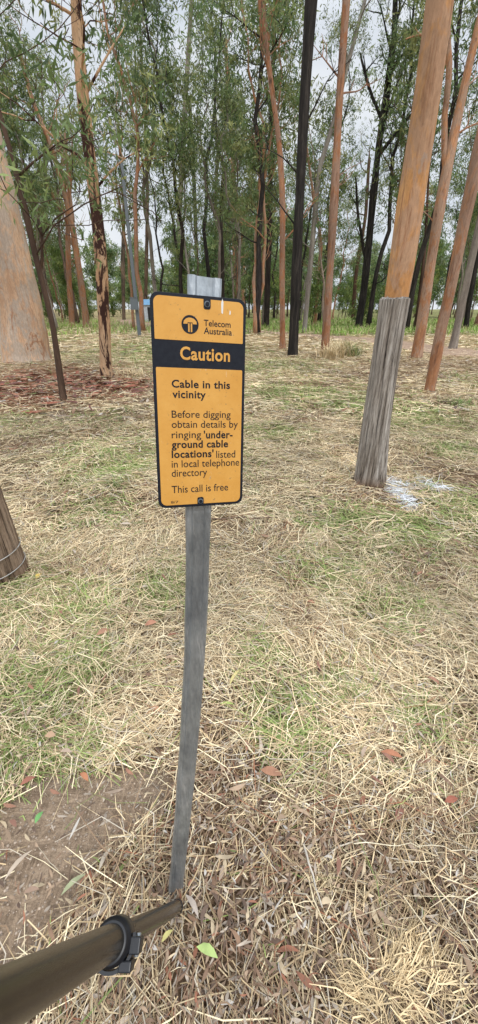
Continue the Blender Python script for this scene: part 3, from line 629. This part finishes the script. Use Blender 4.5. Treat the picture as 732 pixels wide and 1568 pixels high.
# post (formed steel channel)
pl=lambda px,py,off:(lambda d:EYE+d*(((bl-Nv*off-EYE)@Nv)/(d@Nv)))(ray(px,py))
PP=[pl(315,423,.006),pl(312,560,.006),pl(307,700,.006),pl(305,780,.007),AY(303,900,.565),AY(299,1010,.552),AY(291,1130,.535),AY(281,1250,.514),AY(269,1372,.494)]
PP.append(PP[-1]+(PP[-1]-PP[-2])*.4)
Q,_w=resample(PP,np.ones(len(PP)),.012)
prof=np.array([(-21,-13),(-21.8,-4),(-20,-1.2),(-17,0),(-13,-.2),(-10,-3.2),(9,-3.2),(12,-.2),(18,0),(20.6,-1.2),(21.5,-4),(21,-13),(19,-13),(19,-5.0),(8,-5.2),(-8,-5.2),(-19,-5.0),(-19,-13)])*.001
T=np.gradient(Q,axis=0);T/=np.linalg.norm(T,axis=1)[:,None];V=[]
rng=np.random.RandomState(3)
for i in range(len(Q)):
    uu=Uv-T[i]*(Uv@T[i]);uu/=np.linalg.norm(uu);nn=np.cross(T[i],uu)
    if nn@Nv<0:nn=-nn
    pr=prof+rng.randn(*prof.shape)*.0001
    wsc=1.0+.02*math.sin(i*.3)+.16*np.clip(1-i/12,0,1)
    pr=pr*np.array([wsc,1])
    V.append(Q[i]+np.outer(pr[:,0],uu)+np.outer(pr[:,1],nn))
V=np.vstack(V);k=len(prof);i=np.arange(len(Q)-1)[:,None]*k;j=np.arange(k)[None];kk=(j+1)%k
Fq=list(map(list,np.stack([i+j,i+kk,i+k+kk,i+k+j],-1).reshape(-1,4)))+[list(range(k))]
me=bpy.data.meshes.new('post');me.from_pydata(V.tolist(),[],[[int(a) for a in f] for f in Fq]);me.materials.append(M_gal);me.update()
o=bpy.data.objects.new('post',me);bpy.context.collection.objects.link(o);o.parent=sign
# ------------------------------------------------------------------ telescopic pole
M_br,ntb,bb=newmat('bronze_anodised_tube');nbz=noise(ntb,90,(1,1,.3),5,.6)
ntb.links.new(ramp(ntb,nbz,[(.3,(.014,.011,.007)),(.7,(.036,.028,.018))]),bb.inputs['Base Color']);bb.inputs['Metallic'].default_value=.4;bb.inputs['Roughness'].default_value=.26
M_pl,_,bb=newmat('black_plastic');bb.inputs['Base Color'].default_value=(.008,.009,.012,1);bb.inputs['Roughness'].default_value=.38
p0=G(273,1388,.02);p1=AD(-34,1552,.27)
def L(t): return p0+(p1-p0)*t
dv=(p1-p0)/np.linalg.norm(p1-p0)
pole=emp('telescopic_pole')
def tpx(px):
    best=min(np.linspace(0,1,2001),key=lambda t:abs(((L(t)[0])/((L(t)[1])*c_+(CH-L(t)[2])*s_))*F+CX-px));return best
tc=tpx(176)
def seg_tube(name,ts,rs,mat,seg=40):
    mb=MB();V,Fq=tube(np.array([L(t) for t in ts]),rs,seg);mb.add(V,Fq);return mb.obj(name,[mat],parent=pole)
seg_tube('lower_section',np.linspace(.03,tc+.02,20),np.full(20,.0165),M_br)
seg_tube('upper_section',np.linspace(tc-.02,1.3,20),np.full(20,.0195),M_br)
seg_tube('foot_tip',[0,.005,.02,.035,.036],[.010,.0155,.0175,.0175,.0165],M_pl)
ln=np.linalg.norm(p1-p0)
e=.014/ln
seg_tube('clamp_collar',[tc-2.0*e,tc-1.9*e,tc-1.3*e,tc-1.2*e,tc+1.2*e,tc+1.3*e,tc+1.9*e,tc+2.0*e],[.0205,.0225,.0225,.0262,.0262,.0232,.0232,.0215],M_pl)
side=np.cross(dv,[0,0,1]);side/=np.linalg.norm(side);upn=np.cross(side,dv);
if upn[1]<0: upn=-upn
def obox(name,c,ax,dims,mat,bev=.002):
    me=bpy.data.meshes.new(name);V,Fq=boxv((0,0,0),dims);Mx=np.array(ax).T;V=V@Mx.T+c
    me.from_pydata(V.tolist(),[],Fq.tolist());me.materials.append(mat);me.update();o=bpy.data.objects.new(name,me);bpy.context.collection.objects.link(o);o.parent=pole
    m=o.modifiers.new('b','BEVEL');m.width=bev;m.segments=3
dn=side if side[0]>0 else -side
cc=L(tc)
obox('clamp_lug',cc+dn*.032-upn*.004,(dn,dv,upn),(.016,.026,.018),M_pl)
obox('clamp_lug_lower',cc+dn*.022-upn*.024,(dn,dv,upn),(.018,.028,.012),M_pl)
th=np.linspace(-2.1,.3,14);mb=MB()
LPt=np.array([cc+dn*math.cos(a)*.0305+upn*math.sin(a)*.0305 for a in th])
V=[];w=.012
for q,a in zip(LPt,th):
    rd=dn*math.cos(a)+upn*math.sin(a)
    V+= [q-dv*w-rd*.002,q+dv*w-rd*.002,q+dv*w+rd*.002,q-dv*w+rd*.002]
V=np.array(V);Fl=[]
for i in range(13):
    for j in range(4): Fl.append([4*i+j,4*i+(j+1)%4,4*i+4+(j+1)%4,4*i+4+j])
Fl+=[[0,3,2,1],[52,53,54,55]]
mb.add(V,Fl);mb.obj('clamp_lever',[M_pl],smooth=False,parent=pole)
mb=MB();q=cc+dn*.034-upn*.004;V,Fq=tube(np.array([q-upn*.012,q-upn*.0115,q+upn*.0115,q+upn*.012]),[.002,.0035,.0035,.002],12);mb.add(V,Fq);mb.obj('clamp_bolt',[M_gal],parent=pole)
# ------------------------------------------------------------------ light
w=bpy.data.worlds.new('World');scene.world=w;w.use_nodes=True;nt=w.node_tree
bgd=nt.nodes['Background'];sky=N(nt,'ShaderNodeTexSky',sky_type='NISHITA');sky.sun_disc=False
tosun=Vector((.35,-.6,.95)).normalized();sky.sun_elevation=math.asin(tosun.z);sky.sun_rotation=math.atan2(tosun.x,tosun.y)
sky.dust_density=2
tc_=N(nt,'ShaderNodeTexCoord');nz=N(nt,'ShaderNodeTexNoise');nz.inputs['Scale'].default_value=2.6;nz.inputs['Detail'].default_value=7;nz.inputs['Roughness'].default_value=.55
mp=N(nt,'ShaderNodeMapping');mp.inputs['Scale'].default_value=(1,1,2.2);nt.links.new(tc_.outputs['Generated'],mp.inputs[0]);nt.links.new(mp.outputs[0],nz.inputs['Vector'])
cf=ramp(nt,nz.outputs['Fac'],[(.3,(.8,.8,.8)),(.6,(1,1,1))])
cl=ramp(nt,nz.outputs['Fac'],[(.3,(.70,.77,.88)),(.7,(.94,.97,1.0))])
sx=N(nt,'ShaderNodeSeparateXYZ');nt.links.new(tc_.outputs['Generated'],sx.inputs[0])
mr=N(nt,'ShaderNodeMapRange');mr.inputs['From Min'].default_value=.40;mr.inputs['From Max'].default_value=.9;mr.inputs['To Min'].default_value=8.2;mr.inputs['To Max'].default_value=23.0;nt.links.new(sx.outputs['Z'],mr.inputs['Value'])
sc_=N(nt,'ShaderNodeVectorMath',operation='SCALE');nt.links.new(mr.outputs[0],sc_.inputs['Scale']);nt.links.new(cl,sc_.inputs[0])
mx=mixc(nt,sky.outputs[0],sc_.outputs[0],cf);nt.links.new(mx,bgd.inputs[0]);bgd.inputs[1].default_value=.115
sl=bpy.data.lights.new('sun','SUN');sl.energy=1.5;sl.angle=math.radians(12);sl.color=(1,.97,.93)
so=bpy.data.objects.new('sun',sl);bpy.context.collection.objects.link(so);so.rotation_euler=tosun.to_track_quat('Z','Y').to_euler()
cd=bpy.data.cameras.new('camera');co_=bpy.data.objects.new('camera',cd);bpy.context.collection.objects.link(co_)
cd.sensor_fit='VERTICAL';cd.sensor_height=24;cd.lens=24*F/1568;cd.clip_start=.01;cd.clip_end=2000
co_.location=(0,0,CH);co_.rotation_euler=(math.pi/2-PIT,0,0);scene.camera=co_
scene.view_settings.view_transform='Standard'
